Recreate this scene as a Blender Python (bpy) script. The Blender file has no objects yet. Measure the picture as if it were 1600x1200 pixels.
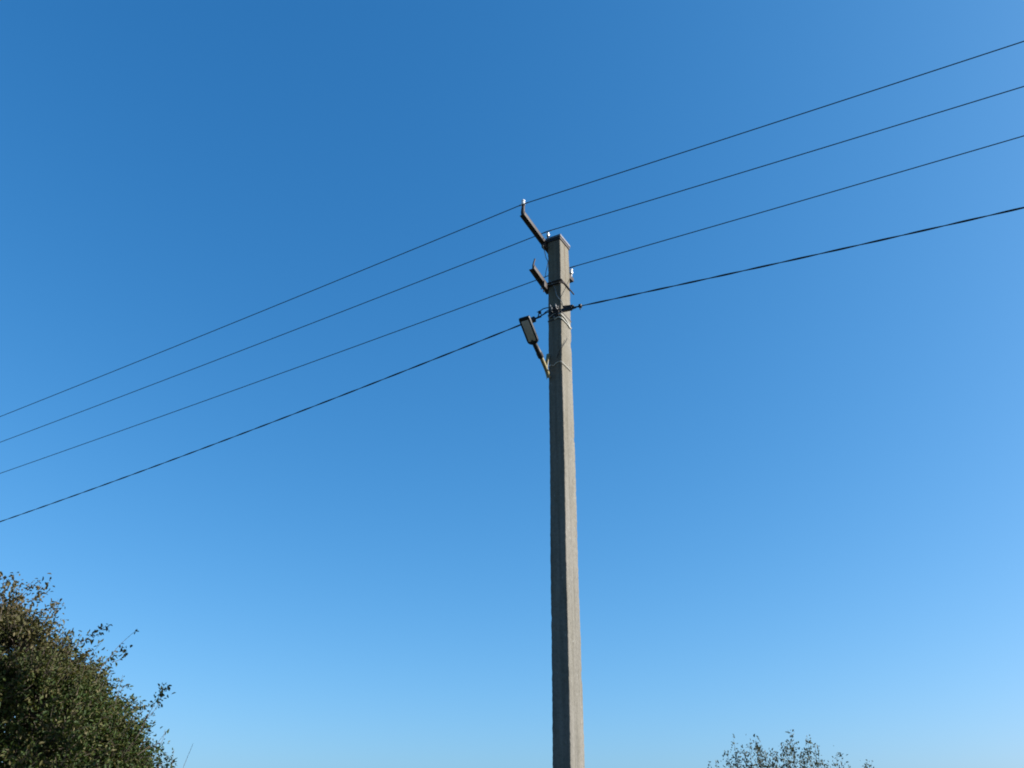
import bpy, bmesh, math
import numpy as np
from mathutils import Vector, Matrix

R = math.radians
sc = bpy.context.scene
COL = sc.collection

# ------------------------------------------------------------------ camera
FPX = 1300.0                      # focal length in pixels of a 1600 px wide frame
PITCH = R(28.0)
CAM = np.array([0.0, 0.0, 1.6])
cd = bpy.data.cameras.new('camera')
cam = bpy.data.objects.new('camera', cd)
COL.objects.link(cam)
cam.location = CAM
cam.rotation_euler = (R(90) + PITCH, 0, 0)
cd.sensor_fit = 'HORIZONTAL'
cd.sensor_width = 36.0
cd.lens = FPX / 1600.0 * 36.0
cd.clip_start = 0.05
cd.clip_end = 6000.0
sc.camera = cam

# ------------------------------------------------------------------ sky and sun
SUN_EL, SUN_AZ = R(29.4), R(97.6)
w = bpy.data.worlds.new('World')
sc.world = w
w.use_nodes = True
nt = w.node_tree
bg = nt.nodes['Background']
sky = nt.nodes.new('ShaderNodeTexSky')
sky.sky_type = 'NISHITA'
sky.sun_disc = False
sky.sun_elevation = SUN_EL
sky.sun_rotation = SUN_AZ
sky.air_density = 0.861
sky.dust_density = 1.6
sky.ozone_density = 1.0
# the phone's colour response to the sky, the same in every direction
sep = nt.nodes.new('ShaderNodeSeparateColor')
com = nt.nodes.new('ShaderNodeCombineColor')
nt.links.new(sky.outputs[0], sep.inputs[0])
chan = []
for i, (g, t) in enumerate(((1.494, 1.70), (0.903, 1.38), (0.7215, 1.614))):
    m1 = nt.nodes.new('ShaderNodeMath'); m1.operation = 'MULTIPLY'; m1.inputs[1].default_value = 0.1
    m2 = nt.nodes.new('ShaderNodeMath'); m2.operation = 'POWER'; m2.inputs[1].default_value = g
    m3 = nt.nodes.new('ShaderNodeMath'); m3.operation = 'MULTIPLY'; m3.inputs[1].default_value = t * 3.789
    nt.links.new(sep.outputs[i], m1.inputs[0])
    nt.links.new(m1.outputs[0], m2.inputs[0])
    nt.links.new(m2.outputs[0], m3.inputs[0])
    chan.append(m3.outputs[0])
# a clear sky is never warmer than a neutral white, not even round the sun


def no_more_than(a, b, k):
    mu = nt.nodes.new('ShaderNodeMath'); mu.operation = 'MULTIPLY'; mu.inputs[1].default_value = k
    nt.links.new(b, mu.inputs[0])
    mi = nt.nodes.new('ShaderNodeMath'); mi.operation = 'MINIMUM'
    nt.links.new(a, mi.inputs[0]); nt.links.new(mu.outputs[0], mi.inputs[1])
    return mi.outputs[0]


green = no_more_than(chan[1], chan[2], 0.93)
red = no_more_than(chan[0], green, 0.92)
for k_, so in enumerate((red, green, chan[2])):
    nt.links.new(so, com.inputs[k_])
# sky sampled a little above the view direction, so the haze band sits lower
stc = nt.nodes.new('ShaderNodeTexCoord')
sva = nt.nodes.new('ShaderNodeVectorMath'); sva.operation = 'ADD'; sva.inputs[1].default_value = (0, 0, 0.012)
svn = nt.nodes.new('ShaderNodeVectorMath'); svn.operation = 'NORMALIZE'
nt.links.new(stc.outputs['Generated'], sva.inputs[0]); nt.links.new(sva.outputs[0], svn.inputs[0])
nt.links.new(svn.outputs[0], sky.inputs[0])
nt.links.new(com.outputs[0], bg.inputs[0])
bg.inputs[1].default_value = 0.1

ld = bpy.data.lights.new('sun', 'SUN')
ld.energy = 5.0
ld.angle = R(0.53)
ld.color = (1.0, 0.965, 0.90)
sun = bpy.data.objects.new('sun', ld)
COL.objects.link(sun)
SDIR = Vector((math.sin(SUN_AZ) * math.cos(SUN_EL), math.cos(SUN_AZ) * math.cos(SUN_EL), math.sin(SUN_EL)))
sun.rotation_euler = SDIR.to_track_quat('Z', 'Y').to_euler()
sun.location = (12, -2, 14)

sc.view_settings.view_transform = 'Standard'
sc.view_settings.look = 'None'
sc.view_settings.gamma = 1.0
sc.view_settings.use_curve_mapping = False
sc.view_settings.exposure = 1.4
sc.cycles.pixel_filter_type = 'BLACKMAN_HARRIS'
sc.cycles.filter_width = 1.9            # a small phone lens, not a razor-sharp one

# ------------------------------------------------------------------ survey helpers
FW = np.array([0, math.cos(PITCH), math.sin(PITCH)])
UP = np.array([0, -math.sin(PITCH), math.cos(PITCH)])
RT = np.array([1.0, 0, 0])


def hit(x, y, nrm, p):
    """where the sight line through photo point x, y meets a real plane"""
    d = FW + RT * (x - 800) / FPX - UP * (y - 600) / FPX
    return CAM + d * (np.dot(nrm, p - CAM) / np.dot(nrm, d))


def at_range(x, y, rng):
    d = FW + RT * (x - 800) / FPX - UP * (y - 600) / FPX
    return CAM + d * (rng / math.hypot(d[0], d[1]))


# the pole's own frame: a runs along the line (to the near right), b away from the camera, z up
AZ = R(60.5)
EA = np.array([math.sin(AZ), -math.cos(AZ), 0.0])
EB = np.array([math.cos(AZ), math.sin(AZ), 0.0])
EZ = np.array([0, 0, 1.0])
YP = 7.0
_c0 = hit(892, 1200, np.array([0, 1.0, 0]), np.array([0, YP, 0]))
_c1 = hit(874.6, 367.5, np.array([0, 1.0, 0]), np.array([0, YP, 0]))
LEAN = (_c1 - _c0) / (_c1[2] - _c0[2])
ZTOP = float(_c1[2])


def corner(z):
    return _c0 + LEAN * (z - _c0[2])


def face_w(z):
    """near face width, right face width"""
    t = (z - 2.0) / (ZTOP - 2.0)
    return 0.161 + (0.146 - 0.161) * t, 0.256 + (0.212 - 0.256) * t


def axis(z):
    a, b = face_w(z)
    return corner(z) - EA * a / 2 + EB * b / 2


def W(a, b, z):
    """pole frame to world"""
    return axis(z) + EA * a + EB * b


def on_a(x, y, a):
    p = axis(5.0) + EA * a
    for _ in range(5):
        q = hit(x, y, EA, p)
        p = axis(q[2]) + EA * a
    return q


def on_b(x, y, b):
    p = axis(5.0) + EB * b
    for _ in range(5):
        q = hit(x, y, EB, p)
        p = axis(q[2]) + EB * b
    return q


# ------------------------------------------------------------------ mesh helpers
class MB:
    def __init__(self):
        self.v, self.f = [], []

    def add(self, vs, fs):
        o = len(self.v)
        self.v += [tuple(map(float, p)) for p in vs]
        self.f += [tuple(i + o for i in f) for f in fs]
        return self

    def tube(self, path, r, n=8, cap=True, phase=0.0):
        P = np.array(path, float)
        m = len(P)
        rr = np.full(m, r) if np.isscalar(r) else np.array(r, float)
        T = np.gradient(P, axis=0)
        T /= np.maximum(np.linalg.norm(T, axis=1), 1e-9)[:, None]
        ref = np.array([0, 0, 1.0]) if abs(T[0][2]) < 0.9 else np.array([1.0, 0, 0])
        N = np.cross(T[0], ref); N /= np.linalg.norm(N)
        vs, fs = [], []
        for i in range(m):
            N = N - T[i] * np.dot(N, T[i]); N /= max(np.linalg.norm(N), 1e-9)
            B = np.cross(T[i], N)
            for k in range(n):
                th = phase + 2 * math.pi * k / n
                vs.append(P[i] + rr[i] * (math.cos(th) * N + math.sin(th) * B))
        for i in range(m - 1):
            for k in range(n):
                k2 = (k + 1) % n
                fs.append((i * n + k, i * n + k2, (i + 1) * n + k2, (i + 1) * n + k))
        if cap:
            fs.append(tuple(range(n - 1, -1, -1)))
            fs.append(tuple((m - 1) * n + k for k in range(n)))
        return self.add(vs, fs)

    def lathe(self, p0, ax, prof, n=16):
        """prof: (distance along ax, radius)"""
        ax = np.array(ax, float); ax /= np.linalg.norm(ax)
        return self.tube([np.array(p0) + ax * d for d, _ in prof], [r for _, r in prof], n)

    def box(self, c, X, Y, Z, hx, hy, hz, bev=0.0):
        c = np.array(c, float)
        X, Y, Z = [np.array(q, float) / np.linalg.norm(q) for q in (X, Y, Z)]
        if bev <= 0:
            vs = [c + X * hx * i + Y * hy * j + Z * hz * k for i in (-1, 1) for j in (-1, 1) for k in (-1, 1)]
            return self.add(vs, [(0, 1, 3, 2), (4, 6, 7, 5), (0, 4, 5, 1), (2, 3, 7, 6), (0, 2, 6, 4), (1, 5, 7, 3)])
        bm = bmesh.new()
        bmesh.ops.create_cube(bm, size=1)
        for q in bm.verts:
            q.co = Vector((q.co.x * 2 * hx, q.co.y * 2 * hy, q.co.z * 2 * hz))
        bmesh.ops.bevel(bm, geom=list(bm.edges), offset=bev, segments=2, affect='EDGES', profile=0.5)
        bm.verts.index_update()
        vs = [c + X * q.co.x + Y * q.co.y + Z * q.co.z for q in bm.verts]
        fs = [tuple(q.index for q in f.verts) for f in bm.faces]
        bm.free()
        return self.add(vs, fs)

    def build(self, name, mat, parent=None, smooth=True, origin=None, sub=0):
        me = bpy.data.meshes.new(name)
        o = bpy.data.objects.new(name, me)
        COL.objects.link(o)
        if parent is not None:
            o.parent = parent
            M = WM[parent.name].inverted()
        else:
            M = Matrix.Translation(-Vector(origin)) if origin is not None else Matrix.Identity(4)
            if origin is not None:
                o.location = origin
        WM[o.name] = M.inverted()
        me.from_pydata([M @ Vector(p) for p in self.v], [], self.f)
        bm = bmesh.new(); bm.from_mesh(me)
        bmesh.ops.recalc_face_normals(bm, faces=bm.faces)
        bm.to_mesh(me); bm.free()
        me.materials.append(mat)
        if smooth:
            me.shade_smooth()
            me.set_sharp_from_angle(angle=R(38))
        return o


WM = {}


def empty(name, loc, rz=0.0):
    o = bpy.data.objects.new(name, None)
    COL.objects.link(o)
    o.empty_display_size = 0.2
    o.location = loc
    o.rotation_euler = (0, 0, rz)
    WM[o.name] = Matrix.Translation(Vector(loc)) @ Matrix.Rotation(rz, 4, 'Z')
    return o


def tag(o, label=None, cat=None, group=None, kind=None):
    if label: o['label'] = label
    if cat: o['category'] = cat
    if group: o['group'] = group
    if kind: o['kind'] = kind
    return o


# ------------------------------------------------------------------ materials
def mat_new(name):
    m = bpy.data.materials.new(name)
    m.use_nodes = True
    t = m.node_tree
    return m, t, t.nodes['Principled BSDF'], t.nodes['Material Output']


def ramp(t, stops):
    r = t.nodes.new('ShaderNodeValToRGB')
    e = r.color_ramp.elements
    while len(e) < len(stops):
        e.new(0.5)
    for el, (p, c) in zip(e, stops):
        el.position = p
        el.color = (c[0], c[1], c[2], 1) if not np.isscalar(c) else (c, c, c, 1)
    return r


def noise(t, vec, scale, detail=4, rough=0.55):
    n = t.nodes.new('ShaderNodeTexNoise')
    n.inputs['Scale'].default_value = scale
    n.inputs['Detail'].default_value = detail
    n.inputs['Roughness'].default_value = rough
    t.links.new(vec, n.inputs['Vector'])
    return n


def mixc(t, fac, a, b, mode='MIX'):
    m = t.nodes.new('ShaderNodeMix')
    m.data_type = 'RGBA'
    m.blend_type = mode
    for s, v in ((m.inputs[0], fac), (m.inputs[6], a), (m.inputs[7], b)):
        if isinstance(v, bpy.types.NodeSocket):
            t.links.new(v, s)
        elif np.isscalar(v):
            s.default_value = v
        else:
            s.default_value = (*v, 1)
    return m.outputs[2]


def metal_mat(name, c0, c1, rough=0.6, metallic=0.3, scale=30, bump=0.002, spec=0.2):
    m, t, b, o = mat_new(name)
    tc = t.nodes.new('ShaderNodeTexCoord')
    n = noise(t, tc.outputs['Object'], scale, 6, 0.65)
    r = ramp(t, [(0.35, c0), (0.65, c1)])
    t.links.new(n.outputs[0], r.inputs[0])
    t.links.new(r.outputs[0], b.inputs['Base Color'])
    b.inputs['Roughness'].default_value = rough
    b.inputs['Metallic'].default_value = metallic
    b.inputs['Specular IOR Level'].default_value = spec
    if bump:
        bp = t.nodes.new('ShaderNodeBump')
        bp.inputs['Distance'].default_value = bump
        bp.inputs['Strength'].default_value = 0.6
        t.links.new(n.outputs[0], bp.inputs['Height'])
        t.links.new(bp.outputs[0], b.inputs['Normal'])
    return m


def concrete_mat():
    m, t, b, o = mat_new('weathered_concrete')
    L = t.links
    tc = t.nodes.new('ShaderNodeTexCoord')
    ob = tc.outputs['Object']
    mp = t.nodes.new('ShaderNodeMapping')
    mp.inputs['Scale'].default_value = (1, 1, 0.16)
    L.new(ob, mp.inputs[0])
    big = noise(t, mp.outputs[0], 9, 6, 0.6)
    r1 = ramp(t, [(0.3, (0.098, 0.090, 0.073)), (0.5, (0.126, 0.118, 0.102)), (0.72, (0.146, 0.137, 0.125))])
    L.new(big.outputs[0], r1.inputs[0])
    fine = noise(t, ob, 95, 5, 0.7)
    r2 = ramp(t, [(0.3, 0.84), (0.55, 1.0), (0.75, 1.08)])
    L.new(fine.outputs[0], r2.inputs[0])
    c = mixc(t, 1.0, r1.outputs[0], r2.outputs[0], 'MULTIPLY')
    # air-bubble pits and pale lime specks
    vo = t.nodes.new('ShaderNodeTexVoronoi'); vo.inputs['Scale'].default_value = 26
    L.new(ob, vo.inputs['Vector'])
    rp = ramp(t, [(0.06, 0.45), (0.12, 1.0)])
    L.new(vo.outputs['Distance'], rp.inputs[0])
    c = mixc(t, 0.85, c, rp.outputs[0], 'MULTIPLY')
    v2 = t.nodes.new('ShaderNodeTexVoronoi'); v2.inputs['Scale'].default_value = 15
    mp2 = t.nodes.new('ShaderNodeMapping'); mp2.inputs['Location'].default_value = (3.3, 1.7, 0.4)
    mp2.inputs['Scale'].default_value = (1.6, 1.6, 0.55)
    L.new(ob, mp2.inputs[0]); L.new(mp2.outputs[0], v2.inputs['Vector'])
    rs = ramp(t, [(0.055, 1.0), (0.10, 0.0)])
    L.new(v2.outputs['Distance'], rs.inputs[0])
    c = mixc(t, rs.outputs[0], c, (0.22, 0.22, 0.21))
    # broad damp and lime staining, browner and dirtier towards the top
    st = noise(t, mp.outputs[0], 3.2, 7, 0.62)
    st_r = ramp(t, [(0.36, 0.0), (0.60, 1.0)])
    L.new(st.outputs[0], st_r.inputs[0])
    sz = t.nodes.new('ShaderNodeSeparateXYZ'); L.new(ob, sz.inputs[0])
    zg = t.nodes.new('ShaderNodeMapRange'); zg.inputs[1].default_value = 3.6; zg.inputs[2].default_value = ZTOP
    zg.inputs[3].default_value = 0.10; zg.inputs[4].default_value = 0.85
    L.new(sz.outputs[2], zg.inputs[0])
    sm_ = t.nodes.new('ShaderNodeMath'); sm_.operation = 'MULTIPLY'
    L.new(st_r.outputs[0], sm_.inputs[0]); L.new(zg.outputs[0], sm_.inputs[1])
    c = mixc(t, sm_.outputs[0], c, mixc(t, 1.0, (0.110, 0.096, 0.068), r2.outputs[0], 'MULTIPLY'))
    # coarse aggregate showing through
    ag = noise(t, ob, 38, 3, 0.5)
    ag_r = ramp(t, [(0.36, 0.70), (0.50, 1.0), (0.68, 1.16)])
    L.new(ag.outputs[0], ag_r.inputs[0])
    c = mixc(t, 0.38, c, ag_r.outputs[0], 'MULTIPLY')
    # rain streaks: long, narrow and uneven
    mp3 = t.nodes.new('ShaderNodeMapping'); mp3.inputs['Scale'].default_value = (26, 26, 0.55)
    L.new(ob, mp3.inputs[0])
    sk_ = noise(t, mp3.outputs[0], 1.0, 4, 0.6)
    sk_r = ramp(t, [(0.34, 0.70), (0.50, 1.0), (0.70, 1.10)])
    L.new(sk_.outputs[0], sk_r.inputs[0])
    c = mixc(t, 0.8, c, sk_r.outputs[0], 'MULTIPLY')
    # rust run below the steel collar, on the right-hand face
    sx = t.nodes.new('ShaderNodeSeparateXYZ'); L.new(ob, sx.inputs[0])
    wob = noise(t, mp.outputs[0], 5, 3)
    a1 = t.nodes.new('ShaderNodeMath'); a1.operation = 'MULTIPLY_ADD'
    L.new(wob.outputs[0], a1.inputs[0]); a1.inputs[1].default_value = 0.018; L.new(sx.outputs[1], a1.inputs[2])
    a2 = t.nodes.new('ShaderNodeMath'); a2.operation = 'SUBTRACT'; L.new(a1.outputs[0], a2.inputs[0]); a2.inputs[1].default_value = 0.012
    a3 = t.nodes.new('ShaderNodeMath'); a3.operation = 'ABSOLUTE'; L.new(a2.outputs[0], a3.inputs[0])
    rr = ramp(t, [(0.003, 1.0), (0.011, 0.0)]); L.new(a3.outputs[0], rr.inputs[0])
    zr = t.nodes.new('ShaderNodeMapRange')
    zr.inputs[1].default_value = ZTOP - 1.0; zr.inputs[2].default_value = ZTOP - 0.25
    L.new(sx.outputs[2], zr.inputs[0])
    mm = t.nodes.new('ShaderNodeMath'); mm.operation = 'MULTIPLY'
    L.new(rr.outputs[0], mm.inputs[0]); L.new(zr.outputs[0], mm.inputs[1])
    ms = t.nodes.new('ShaderNodeMath'); ms.operation = 'MULTIPLY'; ms.inputs[1].default_value = 0.75
    L.new(mm.outputs[0], ms.inputs[0])
    c = mixc(t, ms.outputs[0], c, (0.06, 0.034, 0.02))
    L.new(c, b.inputs['Base Color'])
    b.inputs['Roughness'].default_value = 0.92
    b.inputs['Specular IOR Level'].default_value = 0.25
    bp = t.nodes.new('ShaderNodeBump'); bp.inputs['Distance'].default_value = 0.004; bp.inputs['Strength'].default_value = 0.7
    ad = t.nodes.new('ShaderNodeMath'); ad.operation = 'MULTIPLY_ADD'; ad.inputs[1].default_value = 0.6
    L.new(rp.outputs[0], ad.inputs[0]); L.new(fine.outputs[0], ad.inputs[2]); ad.inputs[1].default_value = 0.5
    L.new(ad.outputs[0], bp.inputs['Height'])
    L.new(bp.outputs[0], b.inputs['Normal'])
    return m


def leaf_mat(name, stops, zmix=None):
    m, t, b, o = mat_new(name)
    L = t.links
    ge = t.nodes.new('ShaderNodeNewGeometry')
    r = ramp(t, stops)
    L.new(ge.outputs['Random Per Island'], r.inputs[0])
    col = r.outputs[0]
    tc = t.nodes.new('ShaderNodeTexCoord')
    n = noise(t, tc.outputs['Object'], 1.7, 3)
    rn = ramp(t, [(0.38, 0.0), (0.62, 1.0)])
    L.new(n.outputs[0], rn.inputs[0])
    if zmix:
        z0, z1, tint = zmix
        sx = t.nodes.new('ShaderNodeSeparateXYZ'); L.new(tc.outputs['Object'], sx.inputs[0])
        zr = t.nodes.new('ShaderNodeMapRange'); zr.inputs[1].default_value = z0; zr.inputs[2].default_value = z1
        L.new(sx.outputs[2], zr.inputs[0])
        ml = t.nodes.new('ShaderNodeMath'); ml.operation = 'MULTIPLY'
        L.new(zr.outputs[0], ml.inputs[0])
        a = t.nodes.new('ShaderNodeMath'); a.operation = 'MULTIPLY_ADD'; a.inputs[1].default_value = 0.6; a.inputs[2].default_value = 0.4
        L.new(rn.outputs[0], a.inputs[0]); L.new(a.outputs[0], ml.inputs[1])
        col = mixc(t, ml.outputs[0], col, tint)
    L.new(col, b.inputs['Base Color'])
    b.inputs['Roughness'].default_value = 0.6
    b.inputs['Specular IOR Level'].default_value = 0.18
    tr = t.nodes.new('ShaderNodeBsdfTranslucent')
    tm = mixc(t, 1.0, col, (1.25, 1.2, 0.6), 'MULTIPLY')
    L.new(tm, tr.inputs[0])
    mx = t.nodes.new('ShaderNodeMixShader'); mx.inputs[0].default_value = 0.22
    L.new(b.outputs[0], mx.inputs[1]); L.new(tr.outputs[0], mx.inputs[2])
    L.new(mx.outputs[0], o.inputs['Surface'])
    return m


M_CON = concrete_mat()
M_STEEL = metal_mat('rusty_painted_steel', (0.012, 0.009, 0.009), (0.034, 0.026, 0.025), 0.6, 0.1, 40)
M_COLLAR = metal_mat('weathered_collar_steel', (0.085, 0.083, 0.090), (0.14, 0.135, 0.145), 0.5, 0.3, 35)
M_GALV = metal_mat('galvanised_steel', (0.14, 0.14, 0.14), (0.24, 0.24, 0.24), 0.45, 0.55, 60, 0.0005)
M_PIPE = metal_mat('pale_painted_pipe', (0.15, 0.125, 0.060), (0.21, 0.178, 0.095), 0.55, 0.1, 35, 0.0008)
M_BLACK = metal_mat('black_plastic', (0.012, 0.012, 0.014), (0.022, 0.022, 0.025), 0.5, 0.0, 60, 0.0003)
M_WIRE = metal_mat('dull_aluminium_wire', (0.020, 0.021, 0.024), (0.034, 0.035, 0.038), 0.7, 0.1, 50, 0)
M_CABLE = metal_mat('black_cable_sheath', (0.012, 0.012, 0.014), (0.018, 0.018, 0.02), 0.6, 0.0, 50, 0)
M_TIE = metal_mat('white_plastic_sheath', (0.30, 0.30, 0.27), (0.40, 0.40, 0.37), 0.5, 0.0, 40, 0)
M_BARE = metal_mat('bare_aluminium_wire', (0.18, 0.18, 0.175), (0.26, 0.26, 0.25), 0.4, 0.5, 40, 0)
M_PORC = metal_mat('white_porcelain', (0.50, 0.51, 0.52), (0.58, 0.59, 0.60), 0.18, 0.0, 20, 0, 0.5)
M_HEAD = metal_mat('dark_lamp_housing', (0.008, 0.009, 0.011), (0.016, 0.017, 0.020), 0.5, 0.0, 25, 0.0004)
M_LENS = metal_mat('lamp_diffuser', (0.27, 0.255, 0.24), (0.33, 0.315, 0.295), 0.3, 0.0, 45, 0, 0.5)
M_BARK = metal_mat('dark_bark', (0.045, 0.036, 0.028), (0.10, 0.082, 0.064), 0.9, 0.0, 18, 0.01)
M_TWIG = metal_mat('brown_twig', (0.055, 0.042, 0.034), (0.095, 0.075, 0.06), 0.85, 0.0, 30, 0)
M_LEAF1 = leaf_mat('turning_plum_leaf',
                   [(0.0, (0.014, 0.028, 0.006)), (0.40, (0.027, 0.045, 0.009)), (0.72, (0.042, 0.054, 0.012)),
                    (0.90, (0.062, 0.056, 0.018)), (1.0, (0.092, 0.080, 0.038))],
                   (2.7, 3.7, (0.088, 0.062, 0.031)))
M_LEAF2 = leaf_mat('grey_green_leaf',
                   [(0.0, (0.040, 0.054, 0.040)), (0.5, (0.058, 0.070, 0.052)), (0.8, (0.074, 0.080, 0.060)), (1.0, (0.095, 0.095, 0.072))])


def ground_mat():
    m, t, b, o = mat_new('dry_grass_ground')
    tc = t.nodes.new('ShaderNodeTexCoord')
    n = noise(t, tc.outputs['Object'], 0.6, 8, 0.65)
    r = ramp(t, [(0.3, (0.022, 0.028, 0.012)), (0.55, (0.038, 0.042, 0.018)), (0.75, (0.060, 0.055, 0.030))])
    t.links.new(n.outputs[0], r.inputs[0]); t.links.new(r.outputs[0], b.inputs['Base Color'])
    b.inputs['Roughness'].default_value = 0.95
    n2 = noise(t, tc.outputs['Object'], 14, 6, 0.7)
    bp = t.nodes.new('ShaderNodeBump'); bp.inputs['Distance'].default_value = 0.05
    t.links.new(n2.outputs[0], bp.inputs['Height']); t.links.new(bp.outputs[0], b.inputs['Normal'])
    return m


# ------------------------------------------------------------------ ground
gm = MB()
G = np.concatenate([np.linspace(-40, 40, 33), [-2500, -700, -200, -90, 90, 200, 700, 2500]])
G.sort()
rg = np.random.default_rng(5)
gv, gf = [], []
for j, y in enumerate(G):
    for i, x in enumerate(G):
        near = math.hypot(x - 0.5, y - YP) < 4 or math.hypot(x, y) < 4
        gv.append((x, y, 0.0 if near else rg.uniform(-0.06, 0.05)))
ng = len(G)
for j in range(ng - 1):
    for i in range(ng - 1):
        gf.append((j * ng + i, j * ng + i + 1, (j + 1) * ng + i + 1, (j + 1) * ng + i))
gm.add(gv, gf)
tag(gm.build('ground', ground_mat()), kind='structure')

# ------------------------------------------------------------------ the concrete pole
base = axis(0.0)
RZ = math.atan2(EA[1], EA[0])
pole = empty('utility_pole', tuple(base), RZ)
tag(pole, 'tapered square grey concrete utility pole with rusty steel crossarms near its top', 'utility pole')

rp_ = np.random.default_rng(11)
sh = MB()
zs = np.concatenate([np.linspace(-0.6, ZTOP - 0.05, 330), [ZTOP - 0.02, ZTOP]])
chip = np.maximum(0, rp_.normal(-0.0012, 0.0011, (len(zs), 4)))          # knocked and worn arrises
for _i in range(14):
    _k, _c = rp_.integers(2, len(zs) - 4), rp_.integers(0, 4)
    chip[_k:_k + rp_.integers(1, 4), _c] += rp_.uniform(0.002, 0.005)
CH = 0.013
rings, ringn = [], 16
for k, z in enumerate(zs):
    a, b = face_w(z)
    a, b = a / 2, b / 2
    c = CH
    if k == len(zs) - 1:
        a -= 0.008; b -= 0.008
    pts = []
    for sa, sb in ((1, -1), (1, 1), (-1, 1), (-1, -1)):      # counter-clockwise corners
        arc = [(a - c, b), (a - c * 0.35, b - c * 0.12), (a - c * 0.12, b - c * 0.35), (a, b - c)]
        if sa * sb < 0:
            arc = arc[::-1]
        if (sa, sb) in ((1, 1), (-1, -1)):
            arc = arc[::-1]
        if (sa, sb) in ((1, -1), (-1, 1)):
            arc = arc[::-1] if False else arc
        pts += [(sa * p, sb * q) for p, q in arc]
    pts.sort(key=lambda p: math.atan2(p[1], p[0]))
    wob = 0.0016 * math.sin(z * 3.1) + rp_.normal(0, 0.0007)
    for (p, q) in pts:
        j = rp_.normal(0, 0.0004, 2)
        cq = chip[k, (0 if p > 0 else 1) + (0 if q > 0 else 2)]
        rings.append(W(p + wob + j[0] - math.copysign(cq, p), q + wob * 0.6 + j[1] - math.copysign(cq, q), z))
fs = []
for i in range(len(zs) - 1):
    for k in range(ringn):
        k2 = (k + 1) % ringn
        fs.append((i * ringn + k, i * ringn + k2, (i + 1) * ringn + k2, (i + 1) * ringn + k))
fs.append(tuple((len(zs) - 1) * ringn + k for k in range(ringn)))
fs.append(tuple(range(ringn))[::-1])
sh.add(rings, fs)
sh.build('shaft', M_CON, pole)

wnT, wrT = face_w(ZTOP)
HA, HB = wnT / 2, wrT / 2


def strap(zc, h, gap, th, mat, name, parent, tilt=0.0):
    """a closed steel band round the shaft"""
    mb = MB()
    a, b = face_w(zc)
    a, b = a / 2 + gap, b / 2 + gap
    outer = [(a + th, -b - th), (a + th, b + th), (-a - th, b + th), (-a - th, -b - th)]
    inner = [(a, -b), (a, b), (-a, b), (-a, -b)]
    vs = []
    for pts in (outer, inner):
        for dz in (-h / 2, h / 2):
            vs += [W(p, q, zc + dz + tilt * p) for p, q in pts]
    f = []
    for k in range(4):
        k2 = (k + 1) % 4
        f += [(k, k2, 4 + k2, 4 + k), (8 + k2, 8 + k, 12 + k, 12 + k2),
              (4 + k, 4 + k2, 12 + k2, 12 + k), (k2, k, 8 + k, 8 + k2)]
    mb.add(vs, f)
    return mb.build(name, mat, parent)


strap(ZTOP - 0.004, 0.022, 0.001, 0.012, M_COLLAR, 'top_collar', pole)
strap(ZTOP - 0.0325, 0.032, 0.001, 0.007, M_STEEL, 'collar_shade_band', pole)  # dark band standing in for the shaded underside of the collar

INS = [(0.0, 0.013), (0.004, 0.021), (0.020, 0.024), (0.030, 0.022), (0.036, 0.015), (0.043, 0.0145), (0.049, 0.019),
       (0.058, 0.020), (0.066, 0.016), (0.071, 0.008)]


def insulator(p, parent, s=1.0, ax=(0, 0, 1)):
    mb = MB()
    mb.lathe(p, ax, [(d * s, r * s) for d, r in INS], 18)
    return mb.build('insulator', M_PORC, parent)


def angle_iron(p0, p1, side, w_=0.05, th=0.006):
    """an L profile from p0 to p1: one flange vertical, one on top reaching out along side"""
    mb = MB()
    p0, p1 = np.array(p0), np.array(p1)
    t = p1 - p0; L_ = np.linalg.norm(t); t /= L_
    s = np.array(side, float); s -= t * np.dot(s, t); s /= np.linalg.norm(s)
    up = np.cross(t, s)
    if up[2] < 0: up = -up
    c = (p0 + p1) / 2
    mb.box(c + s * w_ * 0.40, t, s, up, L_ / 2, th / 2, w_ / 2, 0.0012)
    mb.box(c - up * (w_ / 2 - th / 2) - s * (w_ * 0.1 + th * 0.45), t, s, up, L_ / 2, w_ / 2, th / 2 - 0.0004, 0.0012)
    return mb


# upper crossarm, reaching from the left face towards the camera
aL = -HA - 0.030
e1 = on_a(816.5, 333.5, aL)
b1 = on_a(852.5, 382.5, aL)
dirn = (e1 - b1) / np.linalg.norm(e1 - b1)
b1x = b1 - dirn * 0.13
arm = angle_iron(b1x, e1, EA, 0.048, 0.007).build('crossarm', M_STEEL, pole)
tag(arm, 'longer upper steel arm reaching towards the camera')
ptop = on_a(817.6, 320.0, aL)
pin = MB()
pin.tube([e1 - dirn * 0.012 - EZ * 0.02, e1 - dirn * 0.006 + EZ * 0.02, ptop - EZ * 0.02, ptop], [0.021, 0.021, 0.017, 0.015], 12)
pin.build('hook_pin', M_STEEL, arm)
insulator(ptop - EZ * 0.006, arm, 1.0)
W1P = ptop + EZ * 0.034
# plate and bolts that hold the arm to the shaft
pl = MB()
q = on_a(850.5, 385.0, aL + 0.012)
pl.box(q, EA, EB, EZ, 0.020, 0.030, 0.026, 0.003)
pl.build('fixing_plate', M_STEEL, arm)

# pin with insulator on the far end of the same arm, just behind the top
i2 = on_a(856.2, 369.0, aL + 0.03)
far_n = MB()
far_n.tube([b1x + dirn * 0.01, b1x * 0.4 + i2 * 0.6 - EZ * 0.05, i2 - EZ * 0.02, i2], [0.012, 0.011, 0.010, 0.010], 10)
far_n.build('hook_pin', M_STEEL, arm)
insulator(i2 - EZ * 0.004, arm, 0.80)
W2P = i2 + EZ * 0.030

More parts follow.
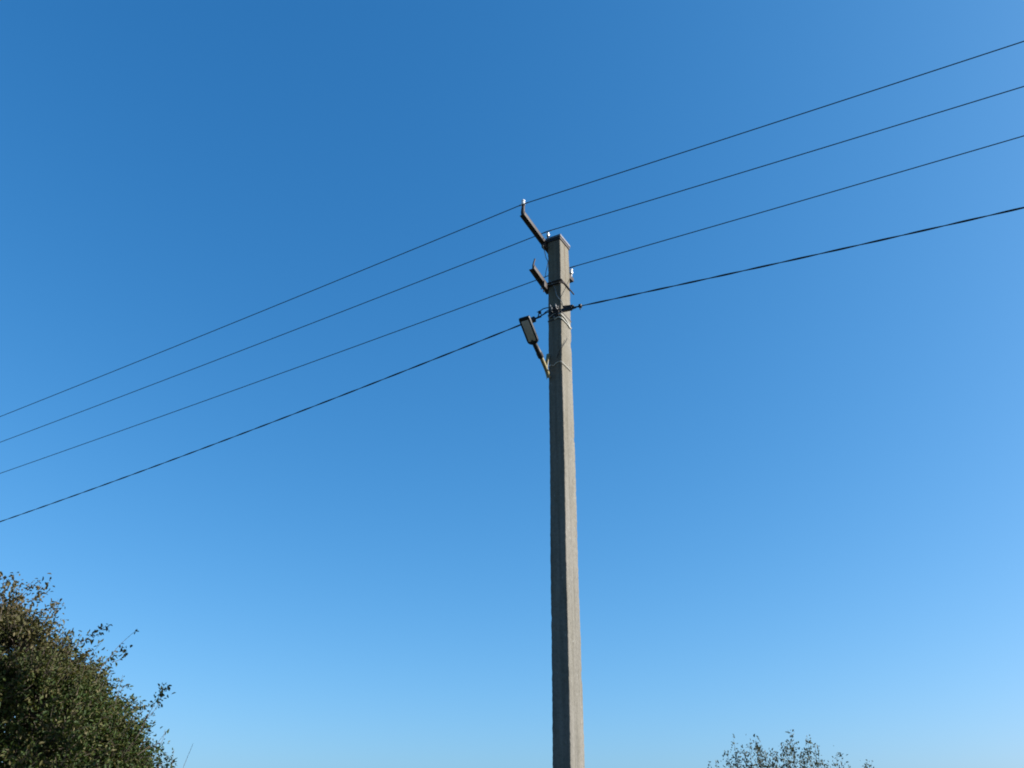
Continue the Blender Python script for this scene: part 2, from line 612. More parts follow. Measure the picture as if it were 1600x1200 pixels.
# lower crossarm, left of the pole: its pin carries no insulator any more
aM = -HA - 0.012
e2 = on_a(831.5, 417.5, aM)
b2 = on_a(852.0, 446.5, aM)
d2 = (e2 - b2) / np.linalg.norm(e2 - b2)
arm2 = angle_iron(b2 - d2 * 0.10, e2, EA, 0.052, 0.007).build('crossarm', M_STEEL, pole)
tag(arm2, 'short lower steel arm with a bare pin')
pin = MB()
pe = on_a(833.0, 414.5, aM); pt = on_a(835.8, 404.8, aM)
pin.tube([pe - EZ * 0.045, pe, pt], [0.011, 0.0095, 0.008], 10)
pin.build('hook_pin', M_STEEL, arm2)
pl = MB()
q = on_a(851.0, 446.0, aM + 0.02)
pl.box(q, EA, EB, EZ, 0.016, 0.034, 0.036, 0.003)
pl.build('fixing_plate', M_STEEL, arm2)
for (x, y) in ((846, 450), (849.5, 454)):
    bo = MB()
    q = on_a(x, y, aM + 0.005)
    bo.lathe(q - EZ * 0.02, EZ, [(0, 0.004), (0.010, 0.004), (0.0105, 0.008), (0.018, 0.008)], 6)
    bo.build('bolt', M_STEEL, arm2)

# clamp rods of the lower arm round the shaft
zc = on_a(881, 443, HA)[2]
a_, b_ = [v / 2 for v in face_w(zc)]
for dz in (0.0, -0.035):
    r_ = MB()
    g = 0.010
    r_.tube([W(-a_ - 0.03, -b_ - g, zc + dz), W(a_ + g, -b_ - g, zc + dz), W(a_ + g, b_ + g, zc + dz - 0.01),
             W(a_ + g, b_ + 0.07, zc + dz - 0.012)] if dz == 0 else
            [W(-a_ - 0.03, -b_ - g, zc + dz), W(a_ - 0.01, -b_ - g, zc + dz), W(a_ + g, -b_ - g + 0.02, zc + dz + 0.012),
             W(a_ + g, -b_ + 0.05, zc + dz + 0.026)], 0.0075, 8)
    r_.build('clamp_rod', M_STEEL, pole)

# far crossarm behind the pole, on the right, with the third insulator
bF = HB + 0.17
pF = on_b(893.5, 438.5, bF + 0.03)
aF = float((pF - axis(pF[2])) @ EA)
arm3 = angle_iron(W(aF - 0.02, HB - 0.06, pF[2]), pF, EA, 0.05, 0.007).build('crossarm', M_STEEL, pole)
tag(arm3, 'far steel arm behind the shaft')
ib = on_b(892.4, 428.0, bF)
pn = MB()
pn.tube([ib - EZ * (ib[2] - pF[2] + 0.02), ib - EZ * 0.02, ib], [0.011, 0.010, 0.009], 10)
pn.build('hook_pin', M_GALV, arm3)
insulator(ib - EZ * 0.004, arm3, 0.95)
W3P = ib + EZ * 0.038

# ------------------------------------------------------------------ loose and binding wires on the pole


def path3(pts, n=10):
    """smooth path through the points"""
    P = np.array(pts)
    if len(P) < 3:
        return P
    out = []
    Q = np.vstack([2 * P[0] - P[1], P, 2 * P[-1] - P[-2]])
    for i in range(1, len(Q) - 2):
        for t in np.linspace(0, 1, n, endpoint=False):
            out.append(0.5 * ((2 * Q[i]) + (-Q[i - 1] + Q[i + 1]) * t + (2 * Q[i - 1] - 5 * Q[i] + 4 * Q[i + 1] - Q[i + 2]) * t ** 2
                              + (-Q[i - 1] + 3 * Q[i] - 3 * Q[i + 1] + Q[i + 2]) * t ** 3))
    out.append(P[-1])
    return np.array(out)


def wnr(y, g=0.006):
    """half widths of the shaft at photo height y, plus a gap"""
    z = on_b(870, y, -HB)[2]
    a, b = face_w(z)
    return a / 2 + g, b / 2 + g


def near_pt(x, y, g=0.006):
    return on_b(x, y, -wnr(y, g)[1])


def right_pt(x, y, g=0.006):
    return on_a(x, y, wnr(y, g)[0])


def left_pt(x, y, g=0.008):
    return on_a(x, y, -wnr(y, g)[0])


def wire_on(pts, r, mat, name, parent, n=10):
    return MB().tube(path3(pts, n), r, 6).build(name, mat, parent)


wire_on([left_pt(848.5, 383), left_pt(850.5, 391, 0.02), left_pt(853, 402, 0.02), near_pt(856, 409, 0.012), near_pt(855, 416, 0.02),
         left_pt(853.2, 424, 0.02), left_pt(851.8, 434, 0.012)], 0.0042, M_BARE, 'jumper_wire', pole)
wire_on([near_pt(859, 438), near_pt(862, 442), near_pt(867, 451), near_pt(869.5, 460), near_pt(873, 465.5),
         right_pt(877.5, 471), right_pt(879.5, 478)], 0.0042, M_BARE, 'jumper_wire', pole)
wire_on([right_pt(886, 529, 0.02), right_pt(883, 535, 0.015), right_pt(878, 543, 0.012), near_pt(873, 551, 0.012), near_pt(870, 559)],
        0.0034, M_CABLE, 'loose_lead', pole)
# white plastic ties below the cable clamp
wire_on([near_pt(858, 497), near_pt(866, 490.5), near_pt(873, 489.5), right_pt(876.5, 490.5), right_pt(881, 495), right_pt(886.5, 502.5), right_pt(890.5, 511, 0.006),
         right_pt(892.5, 514, 0.004)], 0.0062, M_TIE, 'cable_tie', pole)
wire_on([near_pt(866, 499), near_pt(873, 495.5), right_pt(878, 497.5), right_pt(882, 501.5), right_pt(887, 507), right_pt(891, 513, 0.008)],
        0.0068, M_TIE, 'cable_tie', pole)

# ------------------------------------------------------------------ overhead lines
WPX = {
    1: ([(0, 652), (200, 572), (400, 491), (500, 451), (600, 409.5), (672, 380)],
        [(1000, 258), (1060, 240), (1200, 193.3), (1300, 160.5), (1400, 128), (1500, 95.5), (1600, 63)]),
    2: ([(0, 692), (100, 654), (200, 616), (300, 578), (400, 539.5), (500, 501.5), (600, 462), (700, 423.5)],
        [(1000, 317), (1100, 287), (1200, 255.5), (1300, 225.5), (1400, 195), (1500, 164.5), (1600, 134)]),
    3: ([(0, 740), (100, 705.5), (200, 669.5), (300, 634.5), (400, 598), (500, 562), (600, 525.5), (700, 489)],
        [(1000, 386), (1100, 357), (1200, 328), (1300, 299), (1400, 269.5), (1500, 240.5), (1600, 211.5)]),
    4: ([(0, 814.5), (100, 779), (200, 743.5), (300, 706.5), (450, 650), (500, 630), (600, 591), (700, 552)],
        [(1000, 459.5), (1100, 437), (1200, 415.5), (1300, 394), (1400, 371), (1500, 348), (1600, 325.5)])}


def span_fit(k, P, curv, fixz=True):
    """sag of both spans from sightings, in the vertical plane of the line through P"""
    res = []
    for pts in WPX[k]:
        q = np.array([hit(x, y, EB, P) for x, y in pts])
        s = (q - P) @ EA
        dz = q[:, 2] - P[2] - curv * s * s
        A = np.stack([s, np.ones_like(s)], 1)
        res.append(np.linalg.lstsq(A, dz, rcond=None)[0])
    z0 = (res[0][1] + res[1][1]) / 2
    return res[0][0], res[1][0], z0


def line_z(s, fit, curv):
    return fit[2] + np.where(s < 0, fit[0], fit[1]) * s + curv * s * s


wire_labels = ['top overhead wire, tied to the white insulator on the upper arm',
               'second overhead wire from the top, passing just above the concrete pole top',
               'third overhead wire from the top, passing behind the pole to the far insulator']
wire_attach = {}
for k, P in ((1, W1P), (2, W2P), (3, W3P)):
    cv = 0.00085
    ft = span_fit(k, P, cv)
    s = np.unique(np.concatenate([np.linspace(-38, 0, 200), np.linspace(0, 38, 200)]))
    path = P[None, :] + EA[None, :] * s[:, None]
    path[:, 2] = P[2] + line_z(s, ft, cv)
    wire_attach[k] = P + EZ * ft[2]
    print('wire', k, 'attach dz', ft[2], ft[0], ft[1])
    o = MB().tube(path, 0.0047, 6).build('overhead_wire', M_WIRE, None, origin=tuple(P))
    tag(o, wire_labels[k - 1], 'wire', 'overhead wires')
    # binding at the insulator
    tw = MB()
    hx = []
    for u in np.linspace(-1, 1, 60):
        c_ = P + EA * (0.05 * u) + EZ * (ft[2] + (ft[0] if u < 0 else ft[1]) * 0.05 * u)
        th = u * 26
        hx.append(c_ + (EB * math.cos(th) + EZ * math.sin(th)) * 0.0066)
    tw.tube(hx, 0.0022, 5)
    tw.build('binding', M_WIRE, o)

# the twisted service cable, ending at clamps on both sides of the shaft
P4 = W(0, -HB - 0.045, on_b(872, 485, -HB - 0.045)[2])
CV4 = 0.0028
F4 = span_fit(4, P4, CV4)
print('cable', F4)
cab = empty('twisted_cable', tuple(P4), RZ)
tag(cab, 'lowest overhead line, a thicker black twisted cable clamped to the pole', 'cable')


def cab_pt(s):
    return P4 + EA * s + EZ * float(line_z(np.array(s), F4, CV4))


for side, s0 in ((-1, -0.13), (1, 0.10)):
    s = np.concatenate([np.arange(abs(s0), 14, 0.03), np.arange(14, 38, 0.2)]) * side
    ctr = P4[None, :] + EA[None, :] * s[:, None]
    ctr[:, 2] = P4[2] + line_z(s, F4, CV4)
    for ph in (0, math.pi):
        rr_ = np.where(np.abs(s) < 14, 1.0, 1.0)
        th = s * 2 * math.pi / 0.62 + ph + 0.35 * np.sin(s * 1.3)
        off = (np.cos(th)[:, None] * EB[None, :] + np.sin(th)[:, None] * EZ[None, :]) * 0.0040
        MB().tube(ctr + off, 0.0043, 6).build('strand', M_CABLE, cab)
# right-hand wedge clamp
cR0, cR1 = cab_pt(0.055), cab_pt(0.20)
tdir = (cR1 - cR0) / np.linalg.norm(cR1 - cR0)
tup = np.cross(EB, tdir); tup = tup if tup[2] > 0 else -tup
cl = MB()
cc = on_b(886.0, 483.5, -HB - 0.045)
cl.box(cc, tdir, EB, tup, 0.055, 0.016, 0.017, 0.005)
cl.tube([cc + tdir * 0.04, cc + tdir * 0.10], [0.015, 0.007], 10)
k1 = cl.build('wedge_clamp', M_BLACK, cab)
cl = MB()
cu = on_b(887.6, 478.6, -HB - 0.045)
cl.box(cu, tdir * 1.0 - tup * 0.10, EB, tup + tdir * 0.10, 0.058, 0.011, 0.0085, 0.003)
cl.tube([cu + tdir * 0.052, cc + tdir * 0.085], [0.006, 0.006], 8)
cl.build('clamp_bail', M_BLACK, k1)
# round piercing connector with its tail on the right span
sR = float(((on_b(906.6, 478, -HB - 0.045)) - P4) @ EA)
ck = MB()
pk = cab_pt(sR)
ck.box(pk, tdir, EB, tup, 0.016, 0.017, 0.018, 0.007)
ck.tube([pk - tup * 0.015, pk - tup * 0.040 + tdir * 0.002], [0.006, 0.005], 8)
ck.build('connector', M_BLACK, cab)
# left clamp beside the lamp and the small connector above it
sL = float(((on_b(833.5, 498, -HB - 0.045)) - P4) @ EA)
pl_ = cab_pt(sL)
tl = cab_pt(sL - 0.1) - pl_; tl /= np.linalg.norm(tl)
ul = np.cross(EB, tl); ul = ul if ul[2] > 0 else -ul
ck = MB()
ck.box(pl_, tl, EB, ul, 0.022, 0.020, 0.026, 0.007)
ck.tube([pl_ + ul * 0.02, pl_ + ul * 0.034], [0.009, 0.009], 6)
ck.build('connector', M_BLACK, cab)
ck = MB()
sm = on_b(843.2, 488.0, -HB - 0.055)
ck.box(sm, tl, EB, ul, 0.014, 0.013, 0.015, 0.005)
ck.tube([sm + tl * 0.010 + ul * 0.006, sm + tl * 0.030 + ul * 0.016], [0.004, 0.003], 6)
ck.build('connector', M_BLACK, cab)
bq = -HB - 0.05
wire_on([on_b(836, 499, bq), on_b(840.5, 495, bq), on_b(842.5, 489, bq), on_b(847, 483.5, bq), on_b(855, 481, bq), on_b(863, 481, bq)],
        0.0052, M_CABLE, 'lead', cab)
wire_on([on_b(835, 498, bq), on_b(841, 495.5, bq), on_b(848, 492, bq), on_b(855, 488, bq), on_b(864, 484.5, bq), on_b(880, 484, bq)],
        0.0062, M_CABLE, 'lead', cab)
wire_on([on_b(843, 488, bq), on_b(847, 492, bq), on_b(853, 487, bq), on_b(858, 484, bq)], 0.0042, M_CABLE, 'lead', cab)

# anchor plate with hooks on the dark face
ap = empty('anchor_bracket', tuple(near_pt(866, 488, 0.0)), RZ)
tag(ap, 'dark metal cable anchor bracket with hooks strapped to the shaded pole face', 'bracket')
pc = near_pt(866, 487, 0.006)
mb = MB(); mb.box(pc, EA, EB, EZ, 0.052, 0.005, 0.060, 0.003); mb.build('plate', M_STEEL, ap)
for (x, y, dx) in ((861.5, 480, 0.6), (869.5, 479, 0.9), (863.5, 484, 0.3)):
    p0 = near_pt(x, y, 0.012)
    hk = path3([p0, p0 - EB * 0.025 + EZ * 0.012, p0 - EB * 0.040 - EZ * 0.008 + EA * 0.01, p0 - EB * 0.030 - EZ * 0.035 + EA * 0.012 * dx,
                p0 - EB * 0.008 - EZ * 0.040 + EA * 0.015 * dx])
    MB().tube(hk, 0.006, 8).build('hook', M_GALV, ap)
for (x, y) in ((858, 495), (866.5, 496), (872, 480)):
    p0 = near_pt(x, y, 0.012)
    MB().lathe(p0, -EB, [(0, 0.010), (0.008, 0.010), (0.0085, 0.005), (0.022, 0.005)], 6).build('bolt', M_GALV, ap)
for y in (489.5, 499.0):
    z = near_pt(866, y)[2]
    strap(z, 0.012, 0.002, 0.0012, M_STEEL, 'strap', ap)

# ------------------------------------------------------------------ street lamp
aS = -face_w(5.5)[0] / 2 + 0.012
lp = [on_a(856.6, 587, aS), on_a(854.6, 580, aS), on_a(845.0, 557, aS), on_a(836.5, 539.5, aS)]
lamp = empty('street_lamp', tuple(lp[0]), RZ)
tag(lamp, 'small dark street lamp with grey light panel on a tan pipe arm', 'street lamp')
pipe = MB()
pd = (lp[2] - lp[1]) / np.linalg.norm(lp[2] - lp[1])
low = W(aS, -face_w(lp[1][2])[1] / 2 - 0.024, lp[0][2] - 0.02)
pipe.tube(path3([low, lp[1], lp[2] + pd * 0.01], 8), 0.0195, 16)
po = pipe.build('pipe_arm', M_PIPE, lamp)
sl = MB()
hd = (lp[3] - lp[2]) / np.linalg.norm(lp[3] - lp[2])
sl.lathe(lp[2] - hd * 0.012, hd, [(0, 0.026), (0.004, 0.030), (0.055, 0.030), (0.060, 0.026), (0.13, 0.025), (0.18, 0.022), (0.21, 0.022)], 18)
sl.build('sleeve', M_HEAD, lamp)
# second stay of the bracket, from the shaft to the pipe
st = MB()
s0 = near_pt(856.5, 553, 0.02); s1 = lp[1] + pd * 0.03
st.box((s0 + s1) / 2, s1 - s0, EA, np.cross(s1 - s0, EA), np.linalg.norm(s1 - s0) / 2, 0.016, 0.005, 0.002)
st.build('stay', M_PIPE, lamp)
# head: long axis from the sleeve outwards, widths along the line
h0 = on_a(835.2, 537.5, aS)
h1 = on_a(818.8, 495.0, aS)
ha = (h1 - h0); HL = np.linalg.norm(ha); ha /= HL
hw = EA - ha * np.dot(EA, ha); hw /= np.linalg.norm(hw)
hn = np.cross(hw, ha)
if hn[2] > 0: hn = -hn                                   # hn points out of the underside
print('lamp head length', HL, 'axis', ha, 'under', hn)
HWD = 0.058
outline = [(0.0, 0.34), (0.04, 0.72), (0.10, 0.95), (0.17, 1.0), (0.55, 1.0), (0.93, 1.0), (0.985, 0.94), (1.0, 0.82)]
left = [(t * HL, w_ * HWD) for t, w_ in outline]
poly = left + [(t, -w_) for t, w_ in left[::-1]]
nP = len(poly)
hb = MB()
lay = [(0.020, 0.86), (0.026, 0.97), (0.0, 1.0), (-0.026, 0.97), (-0.040, 0.80)]
vs = []
mid = HL * 0.5
for off, s_ in [(0.020, 0.95), (0.014, 1.0), (-0.004, 1.0), (-0.018, 0.90), (-0.028, 0.68)]:
    for t, w_ in poly:
        vs.append(h0 + ha * (mid + (t - mid) * (0.5 + s_ / 2)) + hw * w_ * s_ + hn * off)
fs = []
for i in range(4):
    for k in range(nP):
        k2 = (k + 1) % nP
        fs.append((i * nP + k, i * nP + k2, (i + 1) * nP + k2, (i + 1) * nP + k))
fs.append(tuple(range(nP))); fs.append(tuple(4 * nP + k for k in range(nP))[::-1])
hb.add(vs, fs)
for k in range(7):                                       # cooling fins on its back
    x = (k - 3) * 0.013
    hb.box(h0 + ha * HL * 0.62 + hw * x - hn * 0.033, ha, hw, hn, HL * 0.27, 0.0018, 0.010)
house = hb.build('lamp_housing', M_HEAD, lamp)
lens = MB()
lw = HWD * 0.66
lens.box(h0 + ha * HL * 0.505 + hn * 0.0185, ha, hw, hn, HL * 0.375, lw, 0.004, 0.003)
lens.build('light_panel', M_LENS, house)
# wire that ties the pipe to the shaft
wire_on([on_a(853.0, 576.5, aS - 0.03), near_pt(856.5, 573.5, 0.03), near_pt(861, 570.5, 0.008), near_pt(865, 571.2, 0.008), near_pt(869, 567), near_pt(874, 565),
         right_pt(878, 565.5), right_pt(883, 570.5), right_pt(890.5, 578), right_pt(892.5, 580)], 0.0042, M_TIE, 'tie_wire', lamp)
wire_on([on_a(851.0, 578, aS - 0.01), on_a(853, 584, aS - 0.02), on_a(854.5, 590, aS - 0.012), on_a(854.3, 592.5, aS - 0.012)], 0.0036, M_TIE, 'tie_wire', lamp)


# ------------------------------------------------------------------ trees
def unit(v):
    return v / np.maximum(np.linalg.norm(v, axis=-1, keepdims=True), 1e-9)


def leaf_mesh(name, P, D, N, ln, wd, mat, parent):
    """P base points, D pointing directions, N blade normals, ln and wd sizes: folded leaf blades"""
    n = len(P)
    D = unit(D); S = unit(np.cross(D, N)); N = np.cross(S, D)
    v = np.empty((n, 6, 3))
    ln = ln[:, None]; wd = wd[:, None]
    fold = 0.30 * wd
    v[:, 0] = P
    v[:, 1] = P + D * ln * 0.35 + S * wd * 0.5 + N * fold
    v[:, 2] = P + D * ln * 0.75 + S * wd * 0.36 + N * fold * 0.5
    v[:, 3] = P + D * ln - N * ln * 0.12
    v[:, 4] = P + D * ln * 0.75 - S * wd * 0.36 + N * fold * 0.5
    v[:, 5] = P + D * ln * 0.35 - S * wd * 0.5 + N * fold
    idx = np.arange(n)[:, None] * 6
    q = np.concatenate([idx + np.array([[0, 1, 2, 3]]), idx + np.array([[0, 3, 4, 5]])], 1).reshape(-1)
    M = np.array(WM[parent.name].inverted())
    vv = v.reshape(-1, 3) @ M[:3, :3].T + M[:3, 3]
    me = bpy.data.meshes.new(name)
    me.vertices.add(n * 6); me.vertices.foreach_set('co', vv.astype(np.float32).ravel())
    me.loops.add(n * 8); me.loops.foreach_set('vertex_index', q.astype(np.int32))
    me.polygons.add(n * 2)
    me.polygons.foreach_set('loop_start', np.arange(0, n * 8, 4, dtype=np.int32))
    me.update(calc_edges=True)
    me.materials.append(mat)
    o = bpy.data.objects.new(name, me); COL.objects.link(o); o.parent = parent
    return o


def twig_mesh(name, A, B, r, mat, parent):
    """thin three-sided twigs from A to B"""
    n = len(A)
    T = unit(B - A)
    X = unit(np.cross(T, np.array([0.3, 0.7, 0.64]))); Y = np.cross(T, X)
    v = np.empty((n, 6, 3))
    for k in range(3):
        th = 2 * math.pi * k / 3
        o_ = (X * math.cos(th) + Y * math.sin(th)) * r[:, None]
        v[:, k] = A + o_; v[:, 3 + k] = B + o_ * 0.45
    idx = np.arange(n)[:, None] * 6
    q = np.concatenate([idx + np.array([[k, (k + 1) % 3, 3 + (k + 1) % 3, 3 + k]]) for k in range(3)], 1).reshape(-1)
    M = np.array(WM[parent.name].inverted())
    vv = v.reshape(-1, 3) @ M[:3, :3].T + M[:3, 3]
    me = bpy.data.meshes.new(name)
    me.vertices.add(n * 6); me.vertices.foreach_set('co', vv.astype(np.float32).ravel())
    me.loops.add(n * 12); me.loops.foreach_set('vertex_index', q.astype(np.int32))
    me.polygons.add(n * 3)
    me.polygons.foreach_set('loop_start', np.arange(0, n * 12, 4, dtype=np.int32))
    me.update(calc_edges=True)
    me.materials.append(mat)
    o = bpy.data.objects.new(name, me); COL.objects.link(o); o.parent = parent
    return o


def bumps(v, seed, fr):
    g = np.random.default_rng(seed)
    out = np.zeros(len(v))
    for _ in range(9):
        k = g.normal(0, 1, 3); k *= fr * g.uniform(0.6, 1.6) / np.linalg.norm(k)
        out += np.sin(v @ k + g.uniform(0, 6.3))
    return out / 3.0


rng = np.random.default_rng(21)
# the big tree whose crown fills the lower left corner
TC = at_range(-245, 1350, 10.8)
TR = np.array([2.45, 2.45, 2.35])
tree = empty('fruit_tree', (TC[0], TC[1], 0.0))
tag(tree, 'broad leafy tree turning brown, filling the lower left corner', 'tree')

toward = unit(CAM - TC)
NC = 620
cd_ = unit(rng.normal(0, 1, (NC * 8, 3)))
cd_ = cd_[(cd_[:, 2] > -0.22) & (rng.random(len(cd_)) < np.clip(0.62 + 0.55 * (cd_ @ toward), 0.16, 1.0))][:NC]
c_rad = 1.0 + 0.050 * bumps(cd_, 3, 7.0) + 0.045 * rng.normal(0, 1, len(cd_))
c_dep = np.minimum(rng.exponential(0.30, len(cd_)), 1.3) + 0.03
c_pos = TC + cd_ * (TR * np.minimum(c_rad, 1.07)[:, None] - c_dep[:, None])
okc = c_pos[:, 2] > 0.45
for (x, y, rg_h, r_h) in ((8, 1115, 8.7, 0.42), (118, 1160, 8.6, 0.24), (5, 1050, 8.8, 0.22), (165, 1085, 8.6, 0.16)):      # hollows between the boughs
    eye = unit(at_range(x, y, rg_h) - CAM)
    rel = c_pos - CAM
    along = rel @ eye
    off_ = np.linalg.norm(rel - along[:, None] * eye, axis=1)
    okc &= ~((off_ < r_h) & (along < np.linalg.norm(at_range(x, y, rg_h) - CAM) + 0.25))
c_pos, cd_, c_dep = c_pos[okc], cd_[okc], c_dep[okc]
PER = 27
c_siz = rng.uniform(0.16, 0.34, len(c_pos))
pos = np.repeat(c_pos, PER, 0); cand = np.repeat(cd_, PER, 0); siz = np.repeat(c_siz, PER); depth = np.repeat(c_dep, PER)
q_ = unit(rng.normal(0, 1, pos.shape) + cand * 0.75 + np.array([0, 0, 0.35]))
pos = pos + q_ * (siz * rng.random(len(pos)) ** 0.6 * 0.75)[:, None]
tdir_ = unit(q_ * 0.9 + cand * 0.3 + np.array([0, 0, 0.35]) + rng.normal(0, 0.35, pos.shape))
tlen = rng.uniform(0.12, 0.30, len(pos))
tipl = rng.random(len(pos)) < 0.04
tlen[tipl & (depth < 0.35)] *= 1.8
A_, B_ = pos, pos + tdir_ * tlen[:, None]


def leaves_on(A, B, per, spread, ls, rg_, droop=0.25):
    n = len(A)
    t = rg_.uniform(0.08, 1.02, (n, per))
    P = A[:, None, :] + (B - A)[:, None, :] * t[..., None]
    P += rg_.normal(0, spread, P.shape)
    D = unit((B - A)[:, None, :]) * 0.55 + rg_.normal(0, 0.62, P.shape)
    D[..., 2] -= droop
    N = rg_.normal(0, 0.55, P.shape); N[..., 2] += 0.75
    ln = ls * rg_.uniform(0.55, 1.0, (n, per)) ** 1.0 * rg_.uniform(0.85, 1.45, (n, per)); wd = ln * rg_.uniform(0.40, 0.56, (n, per))
    return P.reshape(-1, 3), D.reshape(-1, 3), N.reshape(-1, 3), ln.ravel(), wd.ravel()


lv = [leaves_on(A_, B_, 20, 0.024, 0.043, rng)]
tw_a, tw_b, tw_r = [np.repeat(c_pos - cd_ * 0.1, PER, 0), A_, c_pos - cd_ * 0.75], [A_, B_, c_pos], [np.full(len(A_), 0.0050), np.full(len(A_), 0.0034), np.full(len(c_pos), 0.012)]


def shoot(pts, rng_d, leaves, ls, spread=0.02, r=0.004, bare=0.0):
    """one long shoot through photo points at a given range, with leaves along it"""
    P = path3([at_range(x, y, rng_d + k * 0.04) for k, (x, y) in enumerate(pts)], 5)
    a, b = P[:-1], P[1:]
    tw_a.append(a); tw_b.append(b); tw_r.append(np.linspace(r, r * 0.5, len(a)))
    k = int(bare * len(a))
    if leaves:
        lv.append(leaves_on(a[k:], b[k:], max(1, int(0.8 * leaves) // max(1, len(a) - k)), spread * 1.35, ls * 0.9, rng, 0.15))


shoot([(30, 990), (52, 938), (66, 914)], 8.6, 150, 0.048, 0.035)
shoot([(0, 970), (6, 925), (4, 900)], 8.6, 150, 0.048, 0.05)
shoot([(18, 965), (24, 930), (30, 914)], 8.7, 90, 0.045, 0.03)
shoot([(105, 1020), (140, 995), (166, 978)], 8.4, 90, 0.045, 0.02)
shoot([(60, 960), (85, 948), (92, 945)], 8.5, 60, 0.045, 0.02)
shoot([(150, 1065), (160, 1040), (178, 1022), (198, 1015)], 8.2, 60, 0.045, 0.018)
shoot([(165, 1035), (185, 1010), (208, 989), (214, 986)], 8.2, 6, 0.048, 0.004, 0.0035, 0.75)
shoot([(175, 1035), (192, 1028), (199, 1016)], 8.2, 14, 0.05, 0.012)
shoot([(215, 1150), (233, 1115), (250, 1085), (259, 1074)], 8.0, 110, 0.046, 0.022)
shoot([(225, 1125), (245, 1105), (257, 1070), (266, 1076)], 8.0, 22, 0.046, 0.02, 0.003, 0.3)
shoot([(190, 1110), (205, 1095), (214, 1098)], 8.0, 50, 0.044, 0.02)
shoot([(180, 1090), (196, 1072), (204, 1078)], 8.1, 12, 0.044, 0.01)
shoot([(215, 1180), (235, 1165), (252, 1160), (258, 1140)], 7.8, 26, 0.046, 0.02)
shoot([(230, 1215), (250, 1195), (262, 1186)], 7.7, 40, 0.046, 0.02)
shoot([(262, 1260), (276, 1225), (290, 1190), (302, 1161)], 7.8, 0, 0.04, 0.01, 0.004)
shoot([(255, 1240), (267, 1205), (272, 1170)], 7.8, 4, 0.04, 0.006, 0.003, 0.5)
shoot([(240, 1170), (253, 1152), (265, 1138)], 7.9, 0, 0.04, 0.01, 0.0032)

LP, LD, LN, LL, LW = [np.concatenate([x[i] for x in lv]) for i in range(5)]
crown = leaf_mesh('crown', LP, LD, LN, LL, LW, M_LEAF1, tree)
tag(crown, kind='stuff')
TA, TB, TRR = np.concatenate(tw_a), np.concatenate(tw_b), np.concatenate(tw_r)
tag(twig_mesh('twigs', TA, TB, TRR, M_TWIG, tree), kind='stuff')
tk = MB()
tb = np.array([TC[0], TC[1], -0.15])
fork = np.array([TC[0] + 0.1, TC[1] - 0.05, 0.95])
tk.tube(path3([tb, tb + EZ * 0.4 + np.array([0.04, 0.02, 0]), fork, fork + np.array([0.05, 0.1, 1.3])], 6), np.linspace(0.20, 0.09, 19), 12)
tk.build('trunk', M_BARK, tree)
for k in range(34):
    d = unit(np.array([math.cos(k * 2.4), math.sin(k * 2.4), rng.uniform(-0.05, 1.5)]))
    end = TC + d * TR * rng.uniform(0.72, 0.9)
    if end[2] < 0.5: end[2] = 0.6
    st_ = fork + EZ * rng.uniform(-0.2, 1.1)
    m1 = st_ * 0.6 + end * 0.4 + rng.normal(0, 0.12, 3) + EZ * 0.15
    pth = path3([st_, m1, end], 7)
    MB().tube(pth, np.linspace(rng.uniform(0.035, 0.06), 0.008, len(pth)), 7).build('limb', M_BARK, tree)

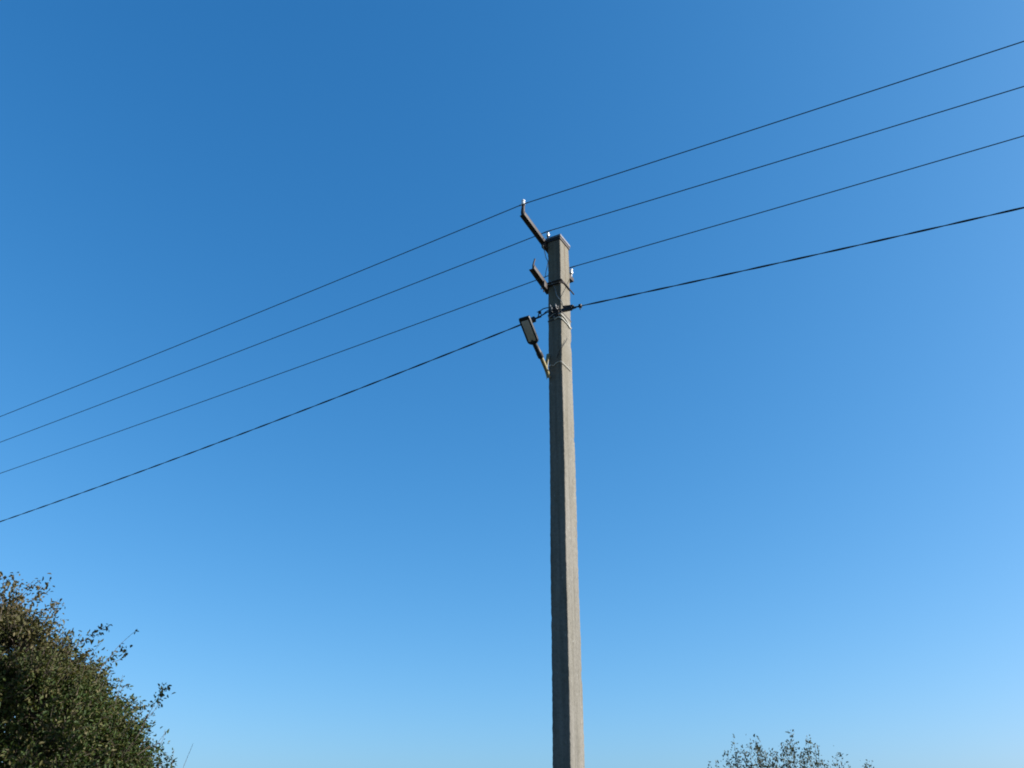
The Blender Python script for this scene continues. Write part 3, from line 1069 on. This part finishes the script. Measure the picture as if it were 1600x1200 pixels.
# the smaller shrub whose shoot tips show at the lower edge, right of the pole
lv, tw_a, tw_b, tw_r = [], [], [], []
BR = 13.0
SB = at_range(1205, 1290, BR)
shrub = empty('shrub', (SB[0], SB[1], 0.0))
tag(shrub, 'grey-green shrub with thin upright leafy shoots at the lower right edge', 'shrub')
tips = [(1110, 1190, 26), (1120, 1188, 40), (1136, 1172, 55), (1146, 1150, 26), (1150, 1172, 60), (1163, 1168, 60), (1170, 1157, 40), (1181, 1151, 70),
        (1186, 1160, 60), (1195, 1172, 70), (1207, 1168, 34), (1211, 1172, 50), (1222, 1163, 60), (1229, 1158, 44), (1236, 1139, 40), (1240, 1160, 60),
        (1252, 1172, 50), (1262, 1150, 60), (1258, 1166, 50), (1274, 1158, 34), (1279, 1178, 40), (1284, 1184, 40), (1294, 1188, 40), (1308, 1172, 34),
        (1316, 1180, 34), (1326, 1192, 20), (1355, 1184, 34), (1362, 1188, 30), (1350, 1196, 26)]
for k, (x, y, n) in enumerate(tips):
    d = BR + rng.uniform(-0.5, 0.5)
    x0 = 1215 + (x - 1215) * 0.80
    top = at_range(x, y + 4, d)
    gx = SB + (top - SB) * np.array([0.55, 0.55, 0]); gx[2] = 0.1
    P = path3([gx, gx * 0.5 + top * 0.5 + rng.normal(0, 0.03, 3), top], 10)
    tw_a.append(P[:-1]); tw_b.append(P[1:]); tw_r.append(np.linspace(0.009, 0.0025, len(P) - 1))
    # leaves thicken down the stem
    i0 = int(len(P) * 0.55)
    seg = len(P) - 1 - i0
    lv.append(leaves_on(P[i0:-1], P[i0 + 1:], max(2, int(n * 3.0 / seg)), 0.034, 0.038, rng, -0.1))
    lv.append(leaves_on(P[-4:-1], P[-3:], max(1, n // 9), 0.018, 0.046, rng, -0.1))
    for _ in range(5):
        j = rng.integers(i0, len(P) - 3)
        a = P[j]; b = a + unit(np.array([rng.normal(0, 0.5), rng.normal(0, 0.5), 1.0])) * rng.uniform(0.12, 0.30)
        tw_a.append(a[None]); tw_b.append(b[None]); tw_r.append(np.array([0.003]))
        lv.append(leaves_on(a[None], b[None], max(4, n // 4), 0.022, 0.044, rng, -0.1))
# the denser body of the shrub below the frame
bp_ = SB + rng.normal(0, 1, (900, 3)) * np.array([0.30, 0.35, 0.0])
bp_[:, 2] = rng.uniform(0.3, 2.0, 900)
bd = unit(rng.normal(0, 0.4, (900, 3)) + np.array([0, 0, 1.0]))
lv.append(leaves_on(bp_, bp_ + bd * 0.35, 16, 0.03, 0.046, rng, 0.0))
tw_a.append(bp_); tw_b.append(bp_ + bd * 0.35); tw_r.append(np.full(900, 0.003))
LP, LD, LN, LL, LW = [np.concatenate([x[i] for x in lv]) for i in range(5)]
tag(leaf_mesh('crown', LP, LD, LN, LL, LW, M_LEAF2, shrub), kind='stuff')
tag(twig_mesh('stems', np.concatenate(tw_a), np.concatenate(tw_b), np.concatenate(tw_r), M_TWIG, shrub), kind='stuff')
